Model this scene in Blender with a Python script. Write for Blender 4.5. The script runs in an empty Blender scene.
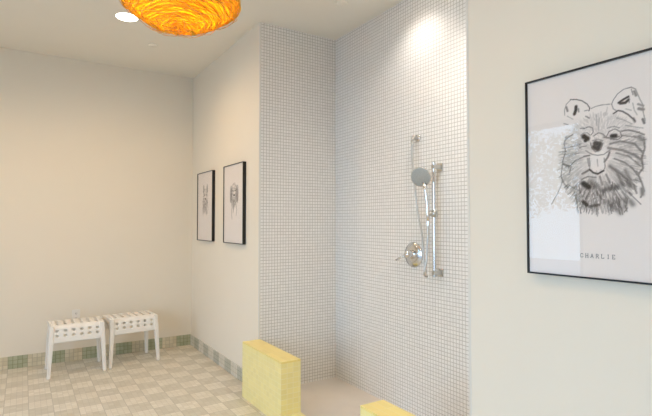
import bpy, bmesh, math, random
import numpy as np
from mathutils import Vector, Matrix
PI = math.pi
sc = bpy.context.scene
col = sc.collection
random.seed(7)
rng = np.random.default_rng(11)

# ------------------------------------------------------------------ materials
def new_mat(name):
    m = bpy.data.materials.new(name); m.use_nodes = True
    nt = m.node_tree; nt.nodes.clear()
    out = nt.nodes.new('ShaderNodeOutputMaterial')
    b = nt.nodes.new('ShaderNodeBsdfPrincipled')
    nt.links.new(b.outputs[0], out.inputs[0])
    return m, nt, b, out
def lin(c):
    return tuple(((v/255)/12.92 if v/255 <= .04045 else ((v/255+.055)/1.055)**2.4) for v in c) + (1,)
def simple(name, rgb, rough=.5, metal=0, noise=0.0, nscale=8, bump=0.0, bscale=60):
    m, nt, b, out = new_mat(name)
    b.inputs['Roughness'].default_value = rough; b.inputs['Metallic'].default_value = metal
    tc = nt.nodes.new('ShaderNodeTexCoord')
    n = nt.nodes.new('ShaderNodeTexNoise'); n.inputs['Scale'].default_value = nscale; n.inputs['Detail'].default_value = 4
    nt.links.new(tc.outputs['Object'], n.inputs['Vector'])
    r = nt.nodes.new('ShaderNodeValToRGB')
    c = lin(rgb)
    r.color_ramp.elements[0].position = .3; r.color_ramp.elements[1].position = .7
    r.color_ramp.elements[0].color = tuple(v*(1-noise) for v in c[:3]) + (1,)
    r.color_ramp.elements[1].color = tuple(min(1, v*(1+noise)) for v in c[:3]) + (1,)
    nt.links.new(n.outputs['Fac'], r.inputs[0]); nt.links.new(r.outputs[0], b.inputs['Base Color'])
    if bump:
        n2 = nt.nodes.new('ShaderNodeTexNoise'); n2.inputs['Scale'].default_value = bscale; n2.inputs['Detail'].default_value = 5
        nt.links.new(tc.outputs['Object'], n2.inputs['Vector'])
        bp = nt.nodes.new('ShaderNodeBump'); bp.inputs['Strength'].default_value = bump; bp.inputs['Distance'].default_value = .002
        nt.links.new(n2.outputs['Fac'], bp.inputs['Height']); nt.links.new(bp.outputs[0], b.inputs['Normal'])
    return m
class N:
    """tiny node-expression helper"""
    def __init__(s, nt): s.nt = nt
    def math(s, op, a, b=None, c=None):
        n = s.nt.nodes.new('ShaderNodeMath'); n.operation = op
        for i, v in enumerate((a, b, c)):
            if v is None: continue
            if isinstance(v, (int, float)): n.inputs[i].default_value = v
            else: s.nt.links.new(v, n.inputs[i])
        return n.outputs[0]
    def mix(s, f, a, b):
        n = s.nt.nodes.new('ShaderNodeMix'); n.data_type = 'RGBA'
        for k, v in ((0, f), (6, a), (7, b)):
            if isinstance(v, (int, float)): n.inputs[k].default_value = v
            elif isinstance(v, tuple): n.inputs[k].default_value = v
            else: s.nt.links.new(v, n.inputs[k])
        return n.outputs[2]
    def uv(s):
        t = s.nt.nodes.new('ShaderNodeTexCoord'); x = s.nt.nodes.new('ShaderNodeSeparateXYZ')
        s.nt.links.new(t.outputs['UV'], x.inputs[0]); return x.outputs[0], x.outputs[1]
    def cellrand(s, a, b):
        c = s.nt.nodes.new('ShaderNodeCombineXYZ'); s.nt.links.new(a, c.inputs[0]); s.nt.links.new(b, c.inputs[1])
        w = s.nt.nodes.new('ShaderNodeTexWhiteNoise'); w.noise_dimensions = '2D'; s.nt.links.new(c.outputs[0], w.inputs['Vector'])
        return w.outputs['Value']
    def line(s, c, pitch, off, w):     # 1 on the joint of width w, 0 on the tile
        f = s.math('FRACT', s.math('DIVIDE', s.math('ADD', c, off), pitch))
        d = s.math('ABSOLUTE', s.math('SUBTRACT', f, .5))
        return s.math('GREATER_THAN', d, .5 - w/pitch/2)
def mosaic(name, tile, grout, pu, pv, gw, ou=0., ov=0., var=.04, rough=.25, bump=.4, stagger=False):
    m, nt, b, out = new_mat(name); e = N(nt); u, v = e.uv()
    if stagger:
        row = e.math('FLOOR', e.math('DIVIDE', e.math('ADD', v, ov), pv))
        u = e.math('ADD', u, e.math('MULTIPLY', e.math('FLOORED_MODULO', row, 2), pu/2))
    g = e.math('MAXIMUM', e.line(u, pu, ou, gw), e.line(v, pv, ov, gw))
    r = e.cellrand(e.math('FLOOR', e.math('DIVIDE', e.math('ADD', u, ou), pu)), e.math('FLOOR', e.math('DIVIDE', e.math('ADD', v, ov), pv)))
    t = lin(tile)
    c = e.mix(r, tuple(x*(1-var) for x in t[:3])+(1,), tuple(min(1, x*(1+var)) for x in t[:3])+(1,))
    c = e.mix(g, c, lin(grout)); nt.links.new(c, b.inputs['Base Color'])
    nt.links.new(e.math('ADD', e.math('MULTIPLY', g, .5), rough), b.inputs['Roughness'])
    if bump:
        bp = nt.nodes.new('ShaderNodeBump'); bp.inputs['Strength'].default_value = bump; bp.inputs['Distance'].default_value = .001
        nt.links.new(e.math('SUBTRACT', 1, g), bp.inputs['Height']); nt.links.new(bp.outputs[0], b.inputs['Normal'])
    return m
T = .1524; ZT = .0381
def floor_mat():
    m, nt, b, out = new_mat('checker mosaic floor tile'); e = N(nt); u, v = e.uv()
    u = e.math('ADD', u, .096+T*20); v = e.math('ADD', v, -5.303+T*60)
    iu = e.math('FLOOR', e.math('DIVIDE', u, T)); iv = e.math('FLOOR', e.math('DIVIDE', v, T))
    ch = e.math('FLOORED_MODULO', e.math('ADD', e.math('ADD', iu, iv), 1), 2)
    su = e.math('FLOOR', e.math('DIVIDE', u, T/4)); sv = e.math('FLOOR', e.math('DIVIDE', v, T/4))
    r = e.cellrand(su, sv); r2 = e.cellrand(iu, iv)
    dark = e.mix(r, lin(FD1), lin(FD2)); light = e.mix(r, lin(FL1), lin(FL2))
    light = e.mix(e.math('MULTIPLY', r2, .5), light, lin(FL1))
    c = e.mix(ch, light, dark)
    g1 = e.math('MAXIMUM', e.line(u, T/4, 0, .0028), e.line(v, T/4, 0, .0028))
    g2 = e.math('MAXIMUM', e.line(u, T, 0, .004), e.line(v, T, 0, .004))
    c = e.mix(e.math('MULTIPLY', g1, .5), c, lin(FG)); c = e.mix(e.math('MULTIPLY', g2, .9), c, lin(FG))
    nt.links.new(c, b.inputs['Base Color']); b.inputs['Roughness'].default_value = .42
    bp = nt.nodes.new('ShaderNodeBump'); bp.inputs['Strength'].default_value = .3; bp.inputs['Distance'].default_value = .001
    nt.links.new(e.math('SUBTRACT', 1, g1), bp.inputs['Height']); nt.links.new(bp.outputs[0], b.inputs['Normal'])
    return m
def base_mat(name, off, green, beige):
    m, nt, b, out = new_mat(name); e = N(nt); u, v = e.uv()
    u = e.math('ADD', u, off)
    iu = e.math('FLOOR', e.math('DIVIDE', u, T)); ch = e.math('FLOORED_MODULO', iu, 2)
    su = e.math('FLOOR', e.math('DIVIDE', u, T/4)); sv = e.math('FLOOR', e.math('DIVIDE', v, .0381))
    r = e.cellrand(su, sv)
    g = e.mix(r, lin(green[0]), lin(green[1])); bb = e.mix(r, lin(beige[0]), lin(beige[1]))
    c = e.mix(ch, g, bb)
    gl = e.math('MAXIMUM', e.line(u, T/4, 0, .004), e.line(v, .0381, 0, .003))
    dk = e.mix(ch, lin((128,134,102)), lin((182,172,148)))
    c = e.mix(gl, c, dk); nt.links.new(c, b.inputs['Base Color']); b.inputs['Roughness'].default_value = .35
    return m
FL1,FL2,FD1,FD2,FG = (222,215,198),(236,230,216),(206,199,181),(215,209,193),(184,178,164)

PAINT = (237,228,211)
M = {}
M['wall'] = simple('off white wall paint', PAINT, .7, noise=.006, nscale=3, bump=.08, bscale=180)
M['ceil'] = simple('white ceiling paint', (244,238,224), .85, noise=.005, nscale=3)
M['white_trim'] = simple('white metal edge trim', (225,222,214), .4)
M['tile'] = mosaic('small white shower mosaic', (242,239,234), (194,189,181), .0254, .0254, .0042, var=.03, rough=.22, ov=.003)
M['yellow'] = mosaic('yellow glazed tile', (244,230,158), (248,240,200), .045, .0342, .0022, var=.035, rough=.3, bump=.2, ov=.0)
M['yellow_cap'] = mosaic('yellow glazed tile on top', (242,222,136), (246,236,186), .12, .045, .0020, var=.05, rough=.3, bump=.2)
M['floor'] = floor_mat()
M['pan'] = simple('smooth beige shower pan', (222,212,200), .45, noise=.03, nscale=5)
M['base_back'] = base_mat('green and beige plaid base tile', .096+T*20, ((166,170,140),(182,184,156)), ((206,196,168),(222,212,186)))
M['base_right'] = base_mat('grey and beige plaid base tile', -5.303+T*60, ((184,182,166),(194,192,178)), ((212,206,190),(222,217,203)))
M['black'] = simple('black painted frame', (16,15,15), .35, noise=.1)
M['plastic'] = simple('white powder coated stool', (240,236,228), .38, noise=.01)
M['chrome'] = simple('polished chrome', (225,225,225), .12, metal=1, noise=.02)
M['steel'] = simple('brushed nickel', (205,203,198), .28, metal=1, noise=.04, nscale=30)
M['spray'] = simple('grey rubber spray face', (168,170,166), .4, noise=.12, nscale=220)
M['outlet'] = simple('white outlet plastic', (238,234,226), .35)
M['slot'] = simple('dark outlet slots', (60,55,50), .6)
M['alu'] = simple('dark aluminium window frame', (70,70,70), .4, metal=.7)
M['leaf'] = simple('green tree leaves', (96,128,70), .6, noise=.35, nscale=3)
M['bark'] = simple('brown bark', (96,78,62), .8, noise=.3, nscale=10, bump=.6, bscale=20)
M['pave'] = simple('pale concrete paving', (190,188,182), .8, noise=.05, bump=.3)
M['backer'] = simple('brown backing board', (150,125,95), .8, noise=.05)
M['ink'] = simple('grey printing ink', (120,116,114), .7)

def glass_mat():
    m, nt, b, out = new_mat('clear flat glass'); nt.nodes.remove(b)
    t = nt.nodes.new('ShaderNodeBsdfTransparent'); t.inputs[0].default_value = (.985,.99,.988,1)
    g = nt.nodes.new('ShaderNodeBsdfGlossy'); g.inputs['Roughness'].default_value = .0
    f = nt.nodes.new('ShaderNodeFresnel'); f.inputs[0].default_value = 1.54
    mx = nt.nodes.new('ShaderNodeMixShader')
    ge = nt.nodes.new('ShaderNodeNewGeometry'); iv = nt.nodes.new('ShaderNodeMath'); iv.operation = 'SUBTRACT'; iv.inputs[0].default_value = 1; nt.links.new(ge.outputs['Backfacing'], iv.inputs[1])
    ml = nt.nodes.new('ShaderNodeMath'); ml.operation = 'MULTIPLY'; nt.links.new(f.outputs[0], ml.inputs[0]); nt.links.new(iv.outputs[0], ml.inputs[1])
    nt.links.new(ml.outputs[0], mx.inputs[0]); nt.links.new(t.outputs[0], mx.inputs[1]); nt.links.new(g.outputs[0], mx.inputs[2])
    nt.links.new(mx.outputs[0], out.inputs[0]); return m
M['glass'] = glass_mat()
def emit(name, rgb, s):
    m, nt, b, out = new_mat(name); nt.nodes.remove(b)
    e = nt.nodes.new('ShaderNodeEmission'); e.inputs[0].default_value = rgb; e.inputs[1].default_value = s
    nt.links.new(e.outputs[0], out.inputs[0]); return m
WARM = (1.0,.68,.37)
M['lens'] = emit('glowing downlight lens', (1,.86,.68,1), 14)
M['bulb'] = emit('glowing bulb', (1,.72,.38,1), 30)
def fibre(name, rgb, tr, nscale):
    m, nt, b, out = new_mat(name)
    tc = nt.nodes.new('ShaderNodeTexCoord'); n = nt.nodes.new('ShaderNodeTexNoise')
    n.inputs['Scale'].default_value = nscale; n.inputs['Detail'].default_value = 5
    mp = nt.nodes.new('ShaderNodeMapping'); mp.inputs['Scale'].default_value = (1,1,4)
    nt.links.new(tc.outputs['Object'], mp.inputs[0]); nt.links.new(mp.outputs[0], n.inputs['Vector'])
    r = nt.nodes.new('ShaderNodeValToRGB'); c = lin(rgb)
    r.color_ramp.elements[0].position = .35; r.color_ramp.elements[0].color = (c[0]*.93, c[1]*.80, c[2]*.6, 1)
    r.color_ramp.elements[1].position = .6; r.color_ramp.elements[1].color = c
    nt.links.new(n.outputs['Fac'], r.inputs[0]); nt.links.new(r.outputs[0], b.inputs['Base Color']); b.inputs['Roughness'].default_value = .7
    t = nt.nodes.new('ShaderNodeBsdfTranslucent'); nt.links.new(r.outputs[0], t.inputs[0])
    mx = nt.nodes.new('ShaderNodeMixShader'); mx.inputs[0].default_value = tr
    nt.links.new(b.outputs[0], mx.inputs[1]); nt.links.new(t.outputs[0], mx.inputs[2]); nt.links.new(mx.outputs[0], out.inputs[0])
    return m
M['shade'] = fibre('translucent yellow fibre', (250,222,76), .6, 14)
M['strand'] = fibre('yellow straw strand', (255,230,84), .5, 40)
M['veil'] = fibre('pale straw strand', (236,206,120), .4, 40)

# ------------------------------------------------------------------ mesh helpers
def link(o, parent=None):
    col.objects.link(o)
    if parent is not None: o.parent = parent
    return o
def finish(name, bm, mat, parent=None, loc=(0,0,0), smooth=False, uvbox=False, bevel=0, rot=(0,0,0)):
    bmesh.ops.recalc_face_normals(bm, faces=bm.faces)
    if uvbox:
        uvl = bm.loops.layers.uv.verify()
        L = Vector(loc)
        for f in bm.faces:
            n = f.normal; ax = max(range(3), key=lambda i: abs(n[i]))
            for l in f.loops:
                p = l.vert.co + L
                l[uvl].uv = (p.y, p.z) if ax == 0 else (p.x, p.z) if ax == 1 else (p.x, p.y)
    me = bpy.data.meshes.new(name); bm.to_mesh(me); bm.free()
    if smooth:
        for p in me.polygons: p.use_smooth = True
    o = bpy.data.objects.new(name, me); me.materials.append(M[mat] if isinstance(mat, str) else mat)
    link(o, parent); o.location = loc; o.rotation_euler = rot
    if bevel:
        md = o.modifiers.new('bevel', 'BEVEL'); md.width = bevel; md.segments = 2; md.limit_method = 'ANGLE'
    return o
def box(bm, x0, x1, y0, y1, z0, z1):
    v = [bm.verts.new((x, y, z)) for x in (x0, x1) for y in (y0, y1) for z in (z0, z1)]
    for q in ((0,1,3,2),(4,6,7,5),(0,4,5,1),(2,3,7,6),(0,2,6,4),(1,5,7,3)): bm.faces.new([v[i] for i in q])
def tube(bm, pts, rad, seg=12, closed=False, caps=True):
    pts = [Vector(p) for p in pts]; n = len(pts); rings = []
    rads = rad if isinstance(rad, (list, tuple)) else [rad]*n
    up = None
    for i, p in enumerate(pts):
        if closed: d = pts[(i+1) % n] - pts[i-1]
        else: d = pts[min(i+1, n-1)] - pts[max(i-1, 0)]
        d.normalize()
        if up is None: up = Vector((0,0,1)) if abs(d.z) < .9 else Vector((0,1,0))
        a = d.cross(up)
        if a.length < 1e-4: a = d.cross(Vector((1,0,0)))
        a.normalize(); b = a.cross(d).normalized(); up = b
        rings.append([bm.verts.new(p + rads[i]*(math.cos(2*PI*k/seg)*a + math.sin(2*PI*k/seg)*b)) for k in range(seg)])
    m = n if closed else n-1
    for i in range(m):
        r, s = rings[i], rings[(i+1) % n]
        for k in range(seg): bm.faces.new((r[k], r[(k+1) % seg], s[(k+1) % seg], s[k]))
    if not closed and caps:
        bm.faces.new(rings[0]); bm.faces.new(rings[-1])
def lathe(bm, prof, mtx=Matrix(), seg=32, caps=True):
    """prof: list of (r, h) about local z"""
    rings = []
    for r, h in prof:
        if r < 1e-6: rings.append([bm.verts.new(mtx @ Vector((0,0,h)))])
        else: rings.append([bm.verts.new(mtx @ Vector((r*math.cos(2*PI*k/seg), r*math.sin(2*PI*k/seg), h))) for k in range(seg)])
    for a, b in zip(rings, rings[1:]):
        for k in range(seg):
            q = [a[k % len(a)], a[(k+1) % len(a)], b[(k+1) % len(b)], b[k % len(b)]]
            q = list(dict.fromkeys(q))
            if len(q) > 2: bm.faces.new(q)
    for r in (rings[0], rings[-1]):
        if caps and len(r) > 1: bm.faces.new(r)
def taper(bm, p0, s0, p1, s1):
    """four-sided post from p0 (half sizes s0) to p1 (half sizes s1)"""
    a = [bm.verts.new((p0[0]+i*s0[0], p0[1]+j*s0[1], p0[2])) for i, j in ((-1,-1),(1,-1),(1,1),(-1,1))]
    b = [bm.verts.new((p1[0]+i*s1[0], p1[1]+j*s1[1], p1[2])) for i, j in ((-1,-1),(1,-1),(1,1),(-1,1))]
    bm.faces.new(a); bm.faces.new(b)
    for k in range(4): bm.faces.new((a[k], a[(k+1) % 4], b[(k+1) % 4], b[k]))
def struct(name, bm, mat, uvbox=True, **k):
    o = finish(name, bm, mat, uvbox=uvbox, **k); o['kind'] = 'structure'; return o
def sbox(name, mat, *d):
    bm = bmesh.new(); box(bm, *d); return struct(name, bm, mat)
def thing(name, label, cat, loc=(0,0,0), rotz=0, group=None):
    o = bpy.data.objects.new(name, None); link(o); o.location = loc; o.rotation_euler = (0,0,rotz)
    o.empty_display_size = .05; tag(o, label, cat, group); return o
def tag(o, label, cat, group=None):
    o['label'] = label; o['category'] = cat
    if group: o['group'] = group
    return o
def axis_to(d):
    return Vector((0,0,1)).rotation_difference(Vector(d).normalized()).to_matrix().to_4x4()

# ------------------------------------------------------------------ room
H = 2.958; XW = 1.589; XB = 2.317; YB = 5.303; YS = 3.511; YN = 1.394; XL = -2.0; YF = -2.2
sbox('floor', 'floor', XL-.1, XW+.02, YF-.1, YB+.1, -.1, 0)
sbox('floor', 'pan', XW+.02, XB+.1, YN-.1, YS+.1, -.1, 0)
sbox('ceiling', 'ceil', XL-.1, XB+.1, YF-.1, YB+.1, H, H+.1)
sbox('wall_back', 'wall', XL-.1, XW+.1, YB, YB+.1, 0, H)
sbox('wall_right', 'wall', XW, XW+.1, YS+.012, YB, 0, H)
sbox('wall_shower_side', 'tile', XW+.1, XB, YS+.002, YS+.1, 0, H)
bm = bmesh.new(); box(bm, XW+.012, XW+.1, YS+.002, YS+.012, 0, H); struct('wall_shower_side', bm, 'tile')
sbox('wall_shower_back', 'tile', XB, XB+.1, YN-.1, YS+.1, 0, H)
sbox('wall_shower_near', 'tile', XW+.1, XB, YN-.1, YN, 0, H)
sbox('wall_right_near', 'wall', XW, XW+.1, YF, YN-.012, 0, H)
sbox('trim_1', 'white_trim', XW-.001, XW+.012, YS, YS+.012, 0, H)
sbox('trim_2', 'white_trim', XW-.001, XW+.1, YN-.012, YN, 0, H)
sbox('wall_front', 'wall', XL-.1, XW+.1, YF-.1, YF, 0, H)
# left wall with two tall windows
WINS = [(2.91, 3.90, .12, 2.50), (-.60, 1.95, .12, 2.50)]
bm = bmesh.new()
ys = [YF, WINS[1][0], WINS[1][1], WINS[0][0], WINS[0][1], YB]
for a, b_ in ((0,1),(2,3),(4,5)): box(bm, XL-.12, XL, ys[a], ys[b_], 0, H)
for y0, y1, z0, z1 in WINS:
    box(bm, XL-.12, XL, y0, y1, 0, z0); box(bm, XL-.12, XL, y0, y1, z1, H)
struct('wall_left', bm, 'wall')
for i, (y0, y1, z0, z1) in enumerate(WINS):
    w = bpy.data.objects.new('window_%d' % (i+1), None); link(w); w.location = (XL-.06, (y0+y1)/2, z0); w['kind'] = 'structure'
    hw = (y1-y0)/2; h = z1-z0; f = .05; bm = bmesh.new()
    box(bm, -.03, .03, -hw, -hw+f, 0, h); box(bm, -.03, .03, hw-f, hw, 0, h)
    box(bm, -.03, .03, -hw+f, hw-f, 0, f); box(bm, -.03, .03, -hw+f, hw-f, h-f, h)
    if hw > .6: box(bm, -.03, .03, -.02, .02, f, h-f)
    finish('window_frame', bm, 'alu', w)
    for a_, b_ in (((-hw+f, -.02), (.02, hw-f)) if hw > .6 else ((-hw+f, hw-f),)):
        bm = bmesh.new(); box(bm, -.003, .003, a_, b_, f, h-f); finish('pane', bm, 'glass', w)
sbox('baseboard_back', 'base_back', XL, XW-.01, YB-.01, YB, 0, .112)
sbox('baseboard_right', 'base_right', XW-.01, XW, YS+.06, YB, 0, .112)
sbox('baseboard_right_near', 'base_right', XW-.01, XW, YF, YN, 0, .112)

# outside the left windows: ground and two trees (what the poster glass mirrors)
sbox('ground', 'pave', -14, XL-.12, -8, 12, -.2, -.05)
def tree(x, y, h, r, label):
    t = thing('tree', label, 'tree', (x, y, -.05))
    bm = bmesh.new(); tube(bm, [(0,0,0),(.05,.03,h*.4),(.0,.08,h*.75)], [.12,.09,.04], 10); finish('trunk', bm, 'bark', t, smooth=True)
    for k in range(5):
        a = k*1.3; bm = bmesh.new()
        tube(bm, [(0.02,.05,h*.45+.1*k), (.3*r*math.cos(a), .3*r*math.sin(a), h*.6+.1*k), (.7*r*math.cos(a), .7*r*math.sin(a), h*.75+.08*k)], [.04,.03,.012], 6)
        finish('branch', bm, 'bark', t, smooth=True)
    bm = bmesh.new()
    for k in range(2600):
        d = rng.normal(size=3); d /= np.linalg.norm(d); q = r*rng.random()**.4
        p = Vector((d[0]*q, d[1]*q, h*.72 + d[2]*q*.8)) + Vector((0,0,.15*math.sin(5*d[0]+3*d[1])))
        a = Vector(rng.normal(size=3)).normalized()*.06; b_ = Vector(rng.normal(size=3)).normalized()*.035
        bm.faces.new([bm.verts.new(p-a), bm.verts.new(p+b_), bm.verts.new(p+a), bm.verts.new(p-b_)])
    finish('foliage', bm, 'leaf', t)
tree(-6.2, 4.7, 3.4, 1.25, 'leafy green tree outside the far window, mirrored in the large dog portrait')
tree(-7.5, 7.6, 3.8, 1.4, 'leafy green tree furthest from the window, behind the other tree')

# ------------------------------------------------------------------ half walls and curb
def half_wall(label, y0, y1):
    HW = .074; cy = (y0+y1)/2; t = thing('half_wall', label, 'half wall', (1.526, cy, 0)); hy = (y1-y0)/2
    for nm, z0, z1, mt in (('tiled_body', 0, .408, 'yellow'), ('tiled_top', .408, .420, 'yellow_cap')):
        bm = bmesh.new(); box(bm, -HW, HW, -hy, hy, z0, z1)
        bmesh.ops.recalc_face_normals(bm, faces=bm.faces)
        uvl = bm.loops.layers.uv.verify()
        for f in bm.faces:
            n = f.normal; ax = max(range(3), key=lambda i: abs(n[i]))
            for l in f.loops:
                p = l.vert.co
                l[uvl].uv = (p.y+hy, p.z) if ax == 0 else (p.x+HW, p.z) if ax == 1 else (p.y+hy, p.x+HW)
        me = bpy.data.meshes.new(nm); bm.to_mesh(me); bm.free(); me.materials.append(M[mt])
        link(bpy.data.objects.new(nm, me), t)
half_wall('low yellow tiled half wall seen whole, beside the two small dog pictures', 2.853, YS-.001)
half_wall('low yellow tiled half wall cut off by the bottom edge, below the shower controls', YN+.001, 1.975)
bm = bmesh.new(); box(bm, -.074, .074, -.438, .438, 0, .068)
o = finish('shower_curb', bm, 'yellow', loc=(1.526, 2.414, 0), uvbox=True, bevel=.003)
tag(o, 'low yellow tiled shower curb running between the two half walls', 'curb')

# ------------------------------------------------------------------ stools
def make_stool(label):
    t = thing('stool', label, 'stool', group=None); KX, KY = 1.00, 1.13
    prof = [(y*1.05, z-.005, q) for y, z, q in [(.150,.30,0),(.147,.335,0),(.144,.360,1),(.141,.380,0),(.136,.404,1),(.127,.424,0),(.116,.438,0),(.100,.449,0),(.080,.453,1),
            (.045,.4535,0),(.030,.4535,1),(-.010,.4535,0),(-.025,.4535,1),(-.060,.453,0),(-.075,.453,1),(-.104,.449,0),(-.116,.440,0),(-.127,.427,0),(-.136,.411,1),(-.141,.389,0),(-.144,.368,1),(-.146,.347,0),(-.148,.325,0),(-.150,.298,0)]]
    # flag on a row i: the strip between row i and i+1 carries holes
    xs = [-.200]
    for i in range(6):
        c = -.16+.064*i; xs += [c-.0115, c+.0115]
    xs.append(.200)
    bm = bmesh.new()
    V = [[bm.verts.new((x*KX, y, z)) for x in xs] for y, z, _ in prof]
    for i in range(len(prof)-1):
        for j in range(len(xs)-1):
            if prof[i][2] and j % 2 == 1: continue
            bm.faces.new((V[i][j], V[i][j+1], V[i+1][j+1], V[i+1][j]))
    o = finish('seat', bm, 'plastic', t, smooth=True)
    md = o.modifiers.new('thick', 'SOLIDIFY'); md.thickness = .006; md.offset = 0
    md = o.modifiers.new('round', 'SUBSURF'); md.levels = 1; md.render_levels = 1
    for sx in (-1, 1):
        for sy in (-1, 1):
            bm2 = bmesh.new()
            a = [(sx*.204, sy*.108, .441, .016, .030), (sx*.209, sy*.130, .29, .018, .020), (sx*.224, sy*.150, 0, .014, .014)]
            rings = [[bm2.verts.new((p[0]*.985+i*p[3], p[1]*KY+j*p[4], p[2])) for i, j in ((-1,-1),(1,-1),(1,1),(-1,1))] for p in a]
            for r, s in zip(rings, rings[1:]):
                for k in range(4): bm2.faces.new((r[k], r[(k+1) % 4], s[(k+1) % 4], s[k]))
            bm2.faces.new(rings[0]); bm2.faces.new(rings[-1])
            finish('leg', bm2, 'plastic', t, bevel=.005)
        bm = bmesh.new(); box(bm, sx*.203-.012, sx*.203+.012, -.10, .10, .400, .446)
        finish('side_rail', bm, 'plastic', t, bevel=.006)
    return t
def copy_tree(o, parent=None):
    c = o.copy(); col.objects.link(c); c.parent = parent
    for ch in o.children: copy_tree(ch, c)
    return c
s1 = make_stool('white slotted stool on the left, in front of the wall outlet')
s1.location = (.425, 4.950, 0); s1.rotation_euler.z = .01
s2 = copy_tree(s1); s2['label'] = 'white slotted stool on the right, nearer the room corner'
s2.location = (.899, 5.012, 0); s2.rotation_euler.z = .115

# ------------------------------------------------------------------ outlet
t = thing('wall_outlet', 'white wall outlet low on the beige wall behind the left stool', 'outlet', (.453, YB, .372))
bm = bmesh.new(); box(bm, -.036, .036, -.006, 0, 0, .118); finish('cover_plate', bm, 'outlet', t, bevel=.002)
for z in (.036, .082):
    bm = bmesh.new(); box(bm, -.017, .017, -.009, -.006, z-.014, z+.014); r = finish('socket', bm, 'outlet', t, bevel=.002)
    bm = bmesh.new()
    box(bm, -.008, -.005, -.0095, -.0088, z-.004, z+.007); box(bm, .005, .008, -.0095, -.0088, z-.004, z+.007); box(bm, -.002, .002, -.0095, -.0088, z-.011, z-.007)
    finish('slot', bm, 'slot', r)

# ------------------------------------------------------------------ ceiling fittings
def downlight(x, y, label, power, size=.080, spot=True, aim=2.95, colr=None):
    t = thing('recessed_light', label, 'ceiling light', (x, y, H), group='recessed ceiling downlights')
    bm = bmesh.new(); lathe(bm, [(size,0),(size+.008,0),(size+.008,-.003),(size+.003,-.004),(size,-.003),(size,0)], seg=40, caps=False); finish('trim_ring', bm, 'white_trim', t, smooth=True)
    bm = bmesh.new(); lathe(bm, [(0,-.001),(size,-.001),(size,-.0025),(0,-.0035)], seg=40); finish('lens', bm, 'lens', t, smooth=True)
    ld = bpy.data.lights.new('downlight_lamp', 'SPOT'); ld.energy = power; ld.color = colr or WARM; ld.spot_size = aim; ld.spot_blend = 1.0 if aim > 2.1 else .7; ld.shadow_soft_size = .05
    lo = bpy.data.objects.new('downlight_lamp', ld); link(lo, t); lo.location = (0,0,-.055)
    return t
DL = 37
downlight(.665, 3.986, 'bright round ceiling downlight beside the yellow woven pendant', DL)
downlight(-.75, 3.986, 'added unseen ceiling downlight nearest the far end of the left wall', DL)  # unseen lamp, added for warm light at the far end
downlight(.30, 1.3, 'added unseen ceiling downlight over the middle of the room near the shower', DL*.6)  # out of view, added to light the middle of the room
downlight(-.75, 1.3, 'added unseen ceiling downlight over the middle of the room by the near window', DL*.4)  # weaker added lamp, also out of view
downlight(.53, -.9, 'added unseen ceiling downlight behind the viewer on the right', DL*.6)  # added fill lamp behind the camera, never seen
downlight(2.07, 2.40, 'round downlight in the shower ceiling close to the tiled wall', 15, .05, aim=2.3, colr=(1,.92,.86))
def cover(x, y, label):
    bm = bmesh.new(); lathe(bm, [(0,0),(.042,0),(.042,-.004),(.037,-.007),(0,-.008)], seg=32)
    o = finish('sprinkler_cover', bm, 'ceil', loc=(x, y, H), smooth=True); tag(o, label, 'sprinkler cover', None)
downlight(1.86, 1.72, 'added unseen downlight in the shower ceiling behind the near wall corner', 44, .05, aim=2.3, colr=(1,.95,.88))  # unseen extra lamp added to brighten the shower tiles and pan
cover(.975, 4.494, 'flat round white cover plate on the ceiling behind the pendant lamp')
cover(1.961, 2.884, 'flat round white cover plate on the shower ceiling')

# ------------------------------------------------------------------ pendant lamp
PC = Vector((.640, 2.405, 2.510)); RX, RZ = .275, .195
t = thing('pendant_lamp', 'large round yellow woven straw pendant lamp hanging from the ceiling', 'pendant lamp', PC)
def lump(a, z):   # irregular outline
    return 1 + .022*math.sin(3*a+.6) + .02*math.sin(5*a+2+4*z) + .02*math.sin(9*z+2*a)
def surf(a, th, off=0.):
    # th from 0 (bottom pole) to pi (top)
    z = -math.cos(th); r = math.sin(th)
    k = lump(a, z)
    bulge = .05*math.exp(-((math.cos(a-.25)-1)**2)*8)*math.exp(-((z+.25)/.28)**2)
    return Vector(((RX*k+bulge+off)*r*math.cos(a), (RX*k+bulge+off)*r*math.sin(a), (RZ+off)*z))
bm = bmesh.new(); rows = []
NA, NT = 72, 34
for i in range(NT+1):
    th = .02 + (PI*.86-.02)*i/NT
    rows.append([bm.verts.new(surf(2*PI*k/NA, th, -.008 + .005*math.sin(i*2.6) + .003*rng.normal())) for k in range(NA)])
for r, s in zip(rows, rows[1:]):
    for k in range(NA): bm.faces.new((r[k], r[(k+1) % NA], s[(k+1) % NA], s[k]))
bm.faces.new(rows[0])
sh = finish('shade', bm, 'shade', t, smooth=True)
md = sh.modifiers.new('thick', 'SOLIDIFY'); md.thickness = .002
def strands(name, mat, n, off, amp, rad, parent):
    bm = bmesh.new()
    for i in range(n):
        th = .06 + (PI*.85-.06)*((i+rng.random()*.6)/n)
        ph = rng.random()*6.28; p2 = rng.random()*6.28; f2 = rng.integers(3, 9); tilt = amp*rng.normal()*.5
        pts = []
        m = 64
        for k in range(m):
            a = 2*PI*k/m
            tt = th + tilt*math.sin(a+ph) + amp*.5*math.sin(f2*a+p2)
            tt = min(max(tt, .03), PI*.87)
            pts.append(surf(a, tt, off*(.6+.8*rng.random()*.3) + .006*math.sin(4*a+ph)))
        tube(bm, pts, rad, 5, closed=True)
    return finish(name, bm, mat, parent, smooth=True)
strands('woven_straw', 'strand', 110, .000, .05, .0022, t)
strands('loose_straw', 'veil', 16, .020, .16, .0014, t)
bm = bmesh.new(); tube(bm, [(0,0,.02),(0,0,H-PC.z-.02)], .003, 8); finish('cord', bm, 'black', t, smooth=True)
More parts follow.
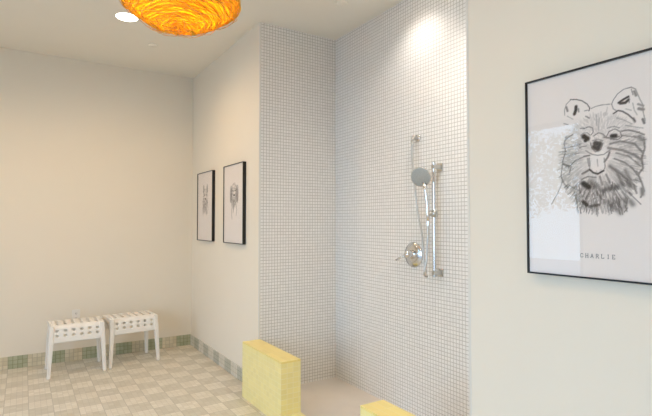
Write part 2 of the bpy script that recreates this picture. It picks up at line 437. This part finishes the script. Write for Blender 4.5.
bm = bmesh.new(); lathe(bm, [(0,0),(.055,0),(.055,-.01),(.03,-.025),(0,-.026)], Matrix.Translation((0,0,H-PC.z))); finish('ceiling_rose', bm, 'white_trim', t, smooth=True)
bm = bmesh.new(); bmesh.ops.create_uvsphere(bm, u_segments=20, v_segments=12, radius=.038, matrix=Matrix.Translation((0,0,-.02))); finish('bulb', bm, 'bulb', t, smooth=True)
ld = bpy.data.lights.new('pendant_lamp_light', 'POINT'); ld.energy = 9.5; ld.color = (1,.8,.52); ld.shadow_soft_size = .06
lo = bpy.data.objects.new('pendant_lamp_light', ld); link(lo, t); lo.location = (0,0,-.02)

# ------------------------------------------------------------------ framed prints
STROKES = [([(150,554),(149,572),(156,591),(172,603)],2.2,0.45),([(170,604),(191,600),(211,591),(228,576),(236,562),(233,553)],2.7,0.8),([(156,581),(160,567)],8.9,0.55),([(190,576),(189,564),(184,552)],9.8,0.85),([(198,567),(199,557)],6.3,0.5),([(218,556),(229,556)],2.7,0.5),([(305,560),(311,573),(324,589),(342,599),(364,600),(376,591)],2.7,0.55),([(376,591),(382,573),(388,556),(396,538),(395,523),(398,504),(401,490)],3.1,0.45),([(326,560),(342,568),(355,573)],6.3,0.75),([(331,557),(346,556),(355,563)],8.0,0.7),([(357,574),(357,554)],4.0,0.6),([(372,585),(377,572)],9.8,0.5),([(382,544),(396,536)],8.0,0.45),([(384,530),(396,525)],8.9,0.4),([(394,496),(398,484)],8.9,0.65),([(364,594),(368,576)],2.2,0.4),([(367,551),(371,528),(379,512)],2.7,0.25),([(346,537),(363,529)],2.2,0.25),([(310,529),(324,536),(337,531),(354,517),(366,503),(373,495)],4.0,0.7),([(368,503),(372,493)],8.9,0.55),([(305,560),(310,544),(321,535)],3.1,0.5),([(240,559),(255,563),(274,564),(301,561)],1.8,0.35),([(257,536),(258,501)],2.2,0.2),([(266,524),(263,481)],2.2,0.2),([(292,553),(287,530)],3.6,0.12),([(214,497),(232,501),(244,495),(246,481),(239,473)],3.6,0.6),([(203,500),(217,499)],3.1,0.5),([(216,473),(226,462),(220,457)],11.6,0.85),([(204,476),(214,483),(226,482),(236,472)],3.1,0.5),([(304,459),(315,458)],12.5,0.8),([(287,459),(296,475),(314,480),(329,469),(334,453),(322,445),(299,450)],3.6,0.6),([(291,486),(309,489),(327,481)],3.1,0.35),([(247,468),(263,476),(274,471),(287,459)],4.5,0.5),([(333,470),(353,470),(378,460),(397,449)],4.9,0.4),([(335,456),(370,446),(394,434)],4.5,0.42),([(384,443),(394,433)],15.2,0.5),([(149,466),(162,477),(178,484)],3.6,0.4),([(146,526),(161,520)],4.0,0.45),([(158,550),(179,535)],2.7,0.25),([(222,537),(234,529)],4.0,0.4),([(243,453),(262,455),(276,448)],3.6,0.3),([(345,486),(370,477),(395,469)],2.7,0.25),([(319,514),(341,503),(362,488)],2.2,0.22),([(252,443),(266,439),(260,424),(248,432)],15.9,0.7),([(237,447),(239,430),(252,415),(269,420),(276,440)],3.7,0.6),([(214,471),(227,462)],14.7,0.8),([(280,459),(305,451),(326,454)],6.1,0.55),([(154,480),(146,457),(151,428),(141,401),(137,373),(133,345),(144,319),(158,304)],4.9,0.45),([(141,387),(163,377)],7.4,0.4),([(139,327),(121,289),(97,251)],2.5,0.35),([(220,423),(240,409),(259,403),(279,404),(298,416)],4.3,0.45),([(231,398),(234,377),(232,360)],3.7,0.5),([(279,392),(282,365),(277,352)],3.7,0.5),([(232,360),(244,348),(258,343),(277,352)],5.5,0.75),([(257,391),(259,368)],3.1,0.25),([(214,405),(233,406)],5.5,0.65),([(280,380),(291,394),(296,408)],7.4,0.6),([(226,397),(230,371)],4.9,0.45),([(159,371),(185,395),(218,405)],4.9,0.45),([(208,348),(232,359)],8.6,0.55),([(170,377),(162,350)],4.9,0.25),([(157,441),(206,448)],3.7,0.25),([(160,413),(199,418)],3.7,0.2),([(199,436),(223,439)],3.7,0.3),([(298,435),(329,439),(370,425),(392,396)],6.1,0.35),([(292,423),(335,410),(370,391),(389,373)],7.4,0.35),([(316,404),(352,390),(386,355)],4.9,0.3),([(310,387),(340,372),(363,351),(375,331)],6.1,0.5),([(297,364),(321,343),(345,321),(358,301)],11.0,0.4),([(321,336),(334,303)],11.0,0.35),([(342,347),(357,317)],9.8,0.35),([(396,440),(398,409),(389,379),(392,348),(378,331)],5.5,0.4),([(378,331),(388,305),(394,280),(384,262)],5.5,0.4),([(388,287),(389,271)],12.3,0.6),([(351,277),(367,260),(384,241)],3.7,0.6),([(374,339),(380,331)],8.6,0.5),([(211,315),(228,303)],17.2,0.8),([(235,320),(248,302)],18.4,0.35),([(272,289),(296,293),(317,298)],18.4,0.55),([(210,254),(220,244)],12.3,0.75),([(230,239),(247,241),(260,243)],11.0,0.65),([(289,254),(307,234),(325,217)],18.4,0.45),([(320,253),(328,224)],20.9,0.45),([(344,258),(337,233)],19.6,0.45),([(355,251),(361,242)],14.7,0.4),([(204,329),(225,337),(252,332)],4.9,0.35),([(162,311),(197,292),(207,271)],3.7,0.3),([(284,339),(296,312)],6.1,0.35),([(265,334),(272,307)],6.1,0.3),([(251,289),(270,261)],6.1,0.3),([(231,290),(217,263)],4.9,0.35),([(365,301),(373,275)],6.1,0.35),([(179,293),(189,251)],3.7,0.2)]
def ink_layer(w, h, strokes, step=.002, soft=1.0):
    """brush strokes in paper metres -> darkness grid"""
    nx, nz = int(w/step)+1, int(h/step)+1
    X, Z = np.meshgrid(np.linspace(0, w, nx), np.linspace(0, h, nz))
    D = np.zeros_like(X)
    for pts, wd, d in strokes:
        s = max(wd*.5, .0014)
        for (x0, z0), (x1, z1) in zip(pts, pts[1:]):
            x_lo, x_hi = min(x0,x1)-3*s, max(x0,x1)+3*s; z_lo, z_hi = min(z0,z1)-3*s, max(z0,z1)+3*s
            i0, i1 = max(0, int(x_lo/step)), min(nx, int(x_hi/step)+2); j0, j1 = max(0, int(z_lo/step)), min(nz, int(z_hi/step)+2)
            if i1 <= i0 or j1 <= j0: continue
            gx, gz = X[j0:j1, i0:i1], Z[j0:j1, i0:i1]
            L = (x1-x0)**2+(z1-z0)**2+1e-12
            tt = np.clip(((gx-x0)*(x1-x0)+(gz-z0)*(z1-z0))/L, 0, 1)
            dist = np.hypot(gx-x0-tt*(x1-x0), gz-z0-tt*(z1-z0))
            a = d*np.exp(-(dist/s)**(2 if wd > .009 and d < .68 else 4) * .7)
            sub = D[j0:j1, i0:i1]; np.copyto(sub, np.maximum(sub, a) + .0*a)
    return nx, nz, D
def print_mesh(w, h, strokes, name, parent, paper=(246,235,229), inkc=(44,38,36), extra=None, gain=1.0):
    nx, nz, D = ink_layer(w, h, strokes); D = np.clip(D*gain, 0, .95)
    if extra is not None:
        _, _, E = ink_layer(w, h, extra); D = 1-(1-D)*(1-E)
    verts = [(0, -w*i/(nx-1), h*j/(nz-1)) for j in range(nz) for i in range(nx)]
    faces = [(j*nx+i, (j+1)*nx+i, (j+1)*nx+i+1, j*nx+i+1) for j in range(nz-1) for i in range(nx-1)]
    me = bpy.data.meshes.new(name); me.from_pydata(verts, [], faces)
    ca = me.color_attributes.new('ink', 'FLOAT_COLOR', 'POINT')
    d = D.reshape(-1, 1); c = (np.array(paper)*(1-d)+np.array(inkc)*d)/255; c = np.where(c < .04045, c/12.92, ((c+.055)/1.055)**2.4); c = np.hstack([c, np.ones((len(c), 1))]).astype(np.float32)
    ca.data.foreach_set('color', c.ravel())
    if 'print' not in M:
        m, nt, b, out = new_mat('ink drawing on white paper')
        a = nt.nodes.new('ShaderNodeVertexColor'); a.layer_name = 'ink'; nt.links.new(a.outputs[0], b.inputs['Base Color']); b.inputs['Roughness'].default_value = .9
        M['print'] = m
    me.materials.append(M['print'])
    o = bpy.data.objects.new(name, me); link(o, parent); return o
FW, FH, FD = .500, .700, .030
def framed(label, y_left, z0, strokes, extra, letters=None, FW=.500):
    """local origin: bottom centre of the frame on the wall; +y is the frame's left as seen from the room"""
    t = thing('framed_picture', label, 'picture', (XW, y_left-FW/2, z0), group=None)
    hw = FW/2; b = .0055; bm = bmesh.new()
    box(bm, -FD, 0, -hw, -hw+b, 0, FH); box(bm, -FD, 0, hw-b, hw, 0, FH)
    box(bm, -FD, 0, -hw+b, hw-b, 0, b); box(bm, -FD, 0, -hw+b, hw-b, FH-b, FH)
    finish('frame', bm, 'black', t)
    bm = bmesh.new(); box(bm, -.021, -.001, -hw+b, hw-b, b, FH-b); finish('backing_board', bm, 'backer', t)
    p = print_mesh(FW-2*b, FH-2*b, strokes, 'dog_drawing', t, extra=extra, gain=1.12); p.location = (-.0220, hw-b, b)
    bm = bmesh.new(); box(bm, -.0265, -.0250, -hw+b, hw-b, b, FH-b); finish('glass', bm, 'glass', t)
    if letters:
        bm = bmesh.new(); letters(bm); finish('lettering', bm, 'ink', t).location = (-.0227, 0, 0)
    return t
# large portrait: strokes in mm from the frame's lower left corner
ST = [([((x-8)/1000, (z-8)/1000) for x, z in p], w/1000*(.8 if .4 < d < .68 else 1), d*(.8 if .4 < d < .68 else 1.06)) for p, w, d in STROKES]
cx0, cz0 = .243, .375
fur = []
for k in range(3400):     # short hairs radiating from the muzzle
    a = rng.random()*2*PI; q = rng.random()**.6
    rx = .125; rz = .165 if math.sin(a) < 0 else .14
    x, z = cx0+.012+q*rx*math.cos(a), cz0+q*rz*math.sin(a)+.01
    if q < .18 or math.hypot(x-.249, z-.369) < .021: continue
    dx, dz = math.cos(a), math.sin(a)*.9-.25
    L = .008+.014*rng.random()
    fur.append(([(x, z), (x+dx*L, z+dz*L+.002*rng.normal())], .0022+.0012*rng.random(), (.35+.65*min(1, max(0, (q-.2)/.45)))*float(.04+.30*rng.random()**2*(1.7 if z < .31 else .45 if z > .45 else 1))))
for k in range(140):      # dark brush marks in the chin fur
    x = cx0+.01+.045*float(np.clip(rng.normal(), -1.6, 1.9)); z = .262+.03*float(np.clip(rng.normal(), -1.3, 1.6)); L = .012+.01*rng.random()
    fur.append(([(x, z), (x+.004*rng.normal(), z-L)], .003, float(.2+.4*rng.random())))
LET = {  # serif capitals on a 1 x 1.3 grid: polylines
 'C': [[(.95,.95),(.85,1.2),(.5,1.3),(.15,1.1),(.02,.65),(.15,.2),(.5,0),(.85,.1),(.97,.35)]],
 'H': [[(.12,0),(.12,1.3)],[(.88,0),(.88,1.3)],[(.12,.66),(.88,.66)],[(0,0),(.25,0)],[(0,1.3),(.25,1.3)],[(.75,0),(1,0)],[(.75,1.3),(1,1.3)]],
 'A': [[(.1,0),(.5,1.3),(.9,0)],[(.25,.45),(.75,.45)],[(0,0),(.22,0)],[(.76,0),(1.02,0)]],
 'R': [[(.15,0),(.15,1.3),(.6,1.3),(.82,1.1),(.78,.8),(.55,.66),(.15,.66)],[(.5,.66),(.95,0)],[(0,0),(.3,0)],[(.85,0),(1.05,0)]],
 'L': [[(.15,1.3),(.15,0),(.85,0),(.9,.28)],[(0,1.3),(.32,1.3)]],
 'I': [[(.3,0),(.3,1.3)],[(.12,0),(.48,0)],[(.12,1.3),(.48,1.3)]],
 'E': [[(.85,.3),(.82,0),(.15,0),(.15,1.3),(.8,1.3),(.82,1.05)],[(.15,.66),(.6,.66)],[(0,0),(.2,0)],[(0,1.3),(.2,1.3)]]}
def charlie(bm):
    word = 'CHARLIE'; s = .0096; pitch = .0170
    x = -pitch*(len(word)-1)/2 - s*.5; hw = .0008
    for ch in word:
        dx = .002 if ch == 'I' else 0
        for pl in LET[ch]:
            for (a, b_), (c, d) in zip(pl, pl[1:]):
                p, q = Vector((x+dx+a*s, .069+b_*s)), Vector((x+dx+c*s, .069+d*s)); u = (q-p).normalized(); n = Vector((-u.y, u.x))*hw; p -= u*hw*.6; q += u*hw*.6
                f = [bm.verts.new((X_, -w.x, w.y)) for X_ in (0, .0004) for w in (p-n, q-n, q+n, p+n)]
                bm.faces.new(f[:4]); bm.faces.new(f[4:])
                for k in range(4): bm.faces.new((f[k], f[(k+1) % 4], f[4+(k+1) % 4], f[4+k]))
        x += pitch
framed('large black framed drawing of a fluffy dog named CHARLIE beside the shower', 1.093, 1.157, ST, fur, charlie)
# two small-looking portraits of other dogs
def dog_sketch(seed, long_ears):
    g = np.random.default_rng(seed); s = []
    cx, cz = .242, .440
    def el(ax, az, rx, rz, a0, a1, w, d, n=14): s.append(([(ax+rx*math.cos(a0+(a1-a0)*k/n), az+rz*math.sin(a0+(a1-a0)*k/n)) for k in range(n+1)], w, d))
    el(cx, cz, .062, .078, 0, 2*PI, .003, .45)
    if long_ears:
        for e in (-1, 1): el(cx+e*.072, cz-.01, .026, .075, 0, 2*PI, .005, .55); s.append(([(cx+e*.07, cz+.03), (cx+e*.075, cz-.06)], .030, .42))
        s += [([(cx-.035, cz-.08), (cx-.06, cz-.16), (cx-.045, cz-.23)], .007, .5), ([(cx+.04, cz-.08), (cx+.065, cz-.15), (cx+.05, cz-.2)], .007, .45), ([(cx-.01, cz-.09), (cx-.02, cz-.17)], .012, .35)]
    else:
        for e in (-1, 1): s.append(([(cx+e*.03, cz+.07), (cx+e*.055, cz+.125), (cx+e*.075, cz+.05)], .007, .55)); s.append(([(cx+e*.052, cz+.10), (cx+e*.056, cz+.05)], .018, .4))
        s += [([(cx-.06, cz-.04), (cx-.09, cz-.12), (cx-.07, cz-.19)], .006, .5), ([(cx+.06, cz-.04), (cx+.085, cz-.12), (cx+.05, cz-.18)], .006, .5), ([(cx-.05, cz-.10), (cx-.04, cz-.15)], .03, .4), ([(cx+.02, cz-.11), (cx+.03, cz-.16)], .028, .35)]
    for e in (-1, 1): s.append(([(cx+e*.025, cz+.02), (cx+e*.03, cz+.02)], .014, .85)); s.append(([(cx+e*.012, cz+.04), (cx+e*.042, cz+.038)], .004, .4))
    s.append(([(cx-.008, cz-.02), (cx+.008, cz-.02)], .018, .85)); s.append(([(cx-.025, cz-.045), (cx, cz-.038), (cx+.025, cz-.045)], .004, .6))
    f = []
    for k in range(420):
        a = g.random()*2*PI; q = .3+.8*g.random()
        x, z = cx+q*.075*math.cos(a), cz-.02+q*.10*math.sin(a); L = .015
        f.append(([(x, z), (x+L*math.cos(a)*.7, z+L*(math.sin(a)-.6))], .0028, float(.2+.4*g.random())))
    return s, f
a, f = dog_sketch(3, False)
framed('black framed dog drawing, left one of the small pair, nearer the room corner', 5.03, 1.157, a, f, FW=.475)
a, f = dog_sketch(5, True)
framed('black framed dog drawing, right one of the small pair, next to the shower tiles', 4.245, 1.157, a, f, FW=.465)

# ------------------------------------------------------------------ shower fittings (on the wall x = XB)
TOX = axis_to((-1,0,0))
# supply elbow
t = thing('water_outlet', 'chrome shower hose outlet high on the tiled wall', 'hose outlet', (XB, 2.467, 1.928))
bm = bmesh.new(); lathe(bm, [(0,0),(.026,0),(.026,.006),(.020,.012),(0,.013)], TOX, 28); finish('wall_flange', bm, 'chrome', t, smooth=True, bevel=0)
bm = bmesh.new(); tube(bm, [(-.012,0,0),(-.035,0,0),(-.050,0,-.008),(-.056,0,-.026)], [.011,.012,.012,.012], 14); lathe(bm, [(0,0),(.017,0),(.017,.014),(0,.02)], Matrix.Translation((-.034,0,0)) @ TOX, 18); finish('elbow', bm, 'steel', t, smooth=True)
# slide bar
t = thing('slide_bar', 'chrome vertical shower slide bar with two wall mounts', 'slide bar', (XB, 2.260, .990))
bm = bmesh.new(); lathe(bm, [(0,0),(.0125,0),(.0125,.742),(.010,.747),(0,.747)], Matrix.Translation((-.056,0,0)), 20); finish('bar', bm, 'chrome', t, smooth=False, bevel=0)
for z in (.025, .715):
    bm = bmesh.new(); box(bm, -.072, -.008, -.014, .014, z-.014, z+.014)
    m_ = finish('wall_mount', bm, 'steel', t, bevel=.004)
    bm = bmesh.new(); box(bm, -.008, 0, -.026, .026, z-.026, z+.026); finish('mount_plate', bm, 'chrome', m_, bevel=.003)
bm = bmesh.new(); lathe(bm, [(0,-.024),(.019,-.024),(.021,0),(.019,.024),(0,.024)], Matrix.Translation((-.056,0,.410)), 20)
tube(bm, [(-.062,.004,.410),(-.100,.006,.408)], [.012,.015], 14)
finish('slider', bm, 'steel', t, smooth=True)
# hand shower in the slider, with hose
HS = Vector((XB-.112, 2.262, 1.392))
t = thing('hand_shower', 'chrome hand shower with round grey head and long looped hose', 'hand shower', HS)
top = Vector((-.030, .030, .245))
bm = bmesh.new(); tube(bm, [(0,-.002,-.045),(0,0,0),(-.003,.002,.08),(-.009,.008,.15),(-.016,.018,.21)], [.010,.012,.0125,.013,.015], 16); finish('handle', bm, 'chrome', t, smooth=True)
hd = Vector((-.80,-.55,-.30)).normalized(); hm = Matrix.Translation(top) @ axis_to(hd)
bm = bmesh.new(); lathe(bm, [(0,-.030),(.024,-.028),(.050,-.016),(.064,-.004),(.066,.004),(.063,.008)], hm, 40); finish('head', bm, 'chrome', t, smooth=True)
bm = bmesh.new(); lathe(bm, [(0,.0095),(.056,.0095),(.062,.0082),(.062,.006),(0,.006)], hm, 40); finish('spray_face', bm, 'spray', t, smooth=True)
ex = Vector((XB-.056, 2.467, 1.902)) - HS
def bez(P, n=14):
    P = [Vector(p) for p in P]; out = []
    Q = [2*P[0]-P[1]]+P+[2*P[-1]-P[-2]]
    for i in range(1, len(Q)-2):
        for k in range(n):
            s = k/n; a, b_, c, d = Q[i-1], Q[i], Q[i+1], Q[i+2]
            out.append(.5*((2*b_)+(c-a)*s+(2*a-5*b_+4*c-d)*s*s+(3*b_-a-3*c+d)*s**3))
    out.append(Q[-2]); return out
hz = lambda z: z - HS.z
hose = bez([ex, (-.0+ex.x, ex.y, hz(1.80)), (ex.x, ex.y-.022, hz(1.60)), (ex.x+.005, ex.y-.050, hz(1.40)), (ex.x, ex.y-.095, hz(1.24)), (ex.x-.010, ex.y-.118, hz(1.11)), (ex.x-.018, .060, hz(1.015)), (ex.x-.030, .040, hz(.985)), (-.020, .016, hz(1.015)), (-.008, .006, hz(1.10)), (-.002, .000, hz(1.25)), (0,-.002,-.050)], 22)
bm = bmesh.new(); tube(bm, hose, [.0072 if i % 2 else .0066 for i in range(len(hose))], 12); finish('hose', bm, 'steel', t, smooth=True)
for p in (ex+Vector((0,0,-.012)), Vector((0,-.002,-.058))):
    bm = bmesh.new(); lathe(bm, [(0,-.018),(.0085,-.018),(.0105,-.012),(.0105,.016),(0,.017)], Matrix.Translation(p), 14); finish('hose_nut', bm, 'chrome', t, smooth=False)
# valve
t = thing('shower_valve', 'round chrome shower mixer valve with lever below the hose outlet', 'shower valve', (XB, 2.515, 1.116))
bm = bmesh.new(); lathe(bm, [(0,0),(.087,0),(.089,.004),(.085,.010),(.045,.015),(0,.016)], TOX, 48); finish('escutcheon', bm, 'chrome', t, smooth=True)
bm = bmesh.new(); lathe(bm, [(0,.0),(.030,.0),(.028,.03),(.024,.058),(.018,.064),(0,.065)], Matrix.Translation((-.014,0,.004)) @ TOX, 28); h_ = finish('handle_hub', bm, 'chrome', t, smooth=True)
bm = bmesh.new(); tube(bm, [(-.058,.005,.0),(-.075,.045,-.016),(-.088,.092,-.040)], [.010,.0075,.006], 12); finish('lever', bm, 'chrome', h_, smooth=True)
bm = bmesh.new(); lathe(bm, [(0,.0),(.013,.0),(.012,.026),(0,.030)], Matrix.Translation((-.012,-.040,-.006)) @ TOX, 20); finish('diverter_knob', bm, 'steel', t, smooth=True)

# ------------------------------------------------------------------ light and camera
w = bpy.data.worlds.new('sky'); sc.world = w; w.use_nodes = True; nt = w.node_tree; nt.nodes.clear()
out = nt.nodes.new('ShaderNodeOutputWorld'); bg = nt.nodes.new('ShaderNodeBackground')
tc = nt.nodes.new('ShaderNodeTexCoord'); sp = nt.nodes.new('ShaderNodeSeparateXYZ'); rp = nt.nodes.new('ShaderNodeValToRGB')
nt.links.new(tc.outputs['Generated'], sp.inputs[0]); nt.links.new(sp.outputs[2], rp.inputs[0])
rp.color_ramp.elements[0].position = 0; rp.color_ramp.elements[0].color = (.58,.78,1,1)
rp.color_ramp.elements[1].position = .7; rp.color_ramp.elements[1].color = (.38,.61,1,1)
nt.links.new(rp.outputs[0], bg.inputs[0]); bg.inputs[1].default_value = SKY = 5.1
nt.links.new(bg.outputs[0], out.inputs[0])
for y0, y1, z0, z1 in WINS:      # light portals that guide sampling of the sky through each window
    ld = bpy.data.lights.new('sky_portal', 'AREA'); ld.shape = 'RECTANGLE'; ld.size = z1-z0; ld.size_y = y1-y0; ld.cycles.is_portal = True
    lo = bpy.data.objects.new('sky_portal', ld); link(lo); lo.location = (XL-.14, (y0+y1)/2, (z0+z1)/2); lo.rotation_euler = (0, -PI/2, 0)

cam = bpy.data.cameras.new('camera'); co = bpy.data.objects.new('camera', cam); link(co)
co.location = (0,0,1.34); co.rotation_euler = (PI/2+math.radians(1.756), 0, -math.radians(32.275))
cam.sensor_width = 36; cam.lens = 479.5/652*36; cam.clip_start = .05
sc.camera = co
sc.view_settings.view_transform = 'Standard'; sc.view_settings.look = 'None'; sc.view_settings.gamma = 1
sc.view_settings.use_curve_mapping = False; sc.view_settings.exposure = 0.13
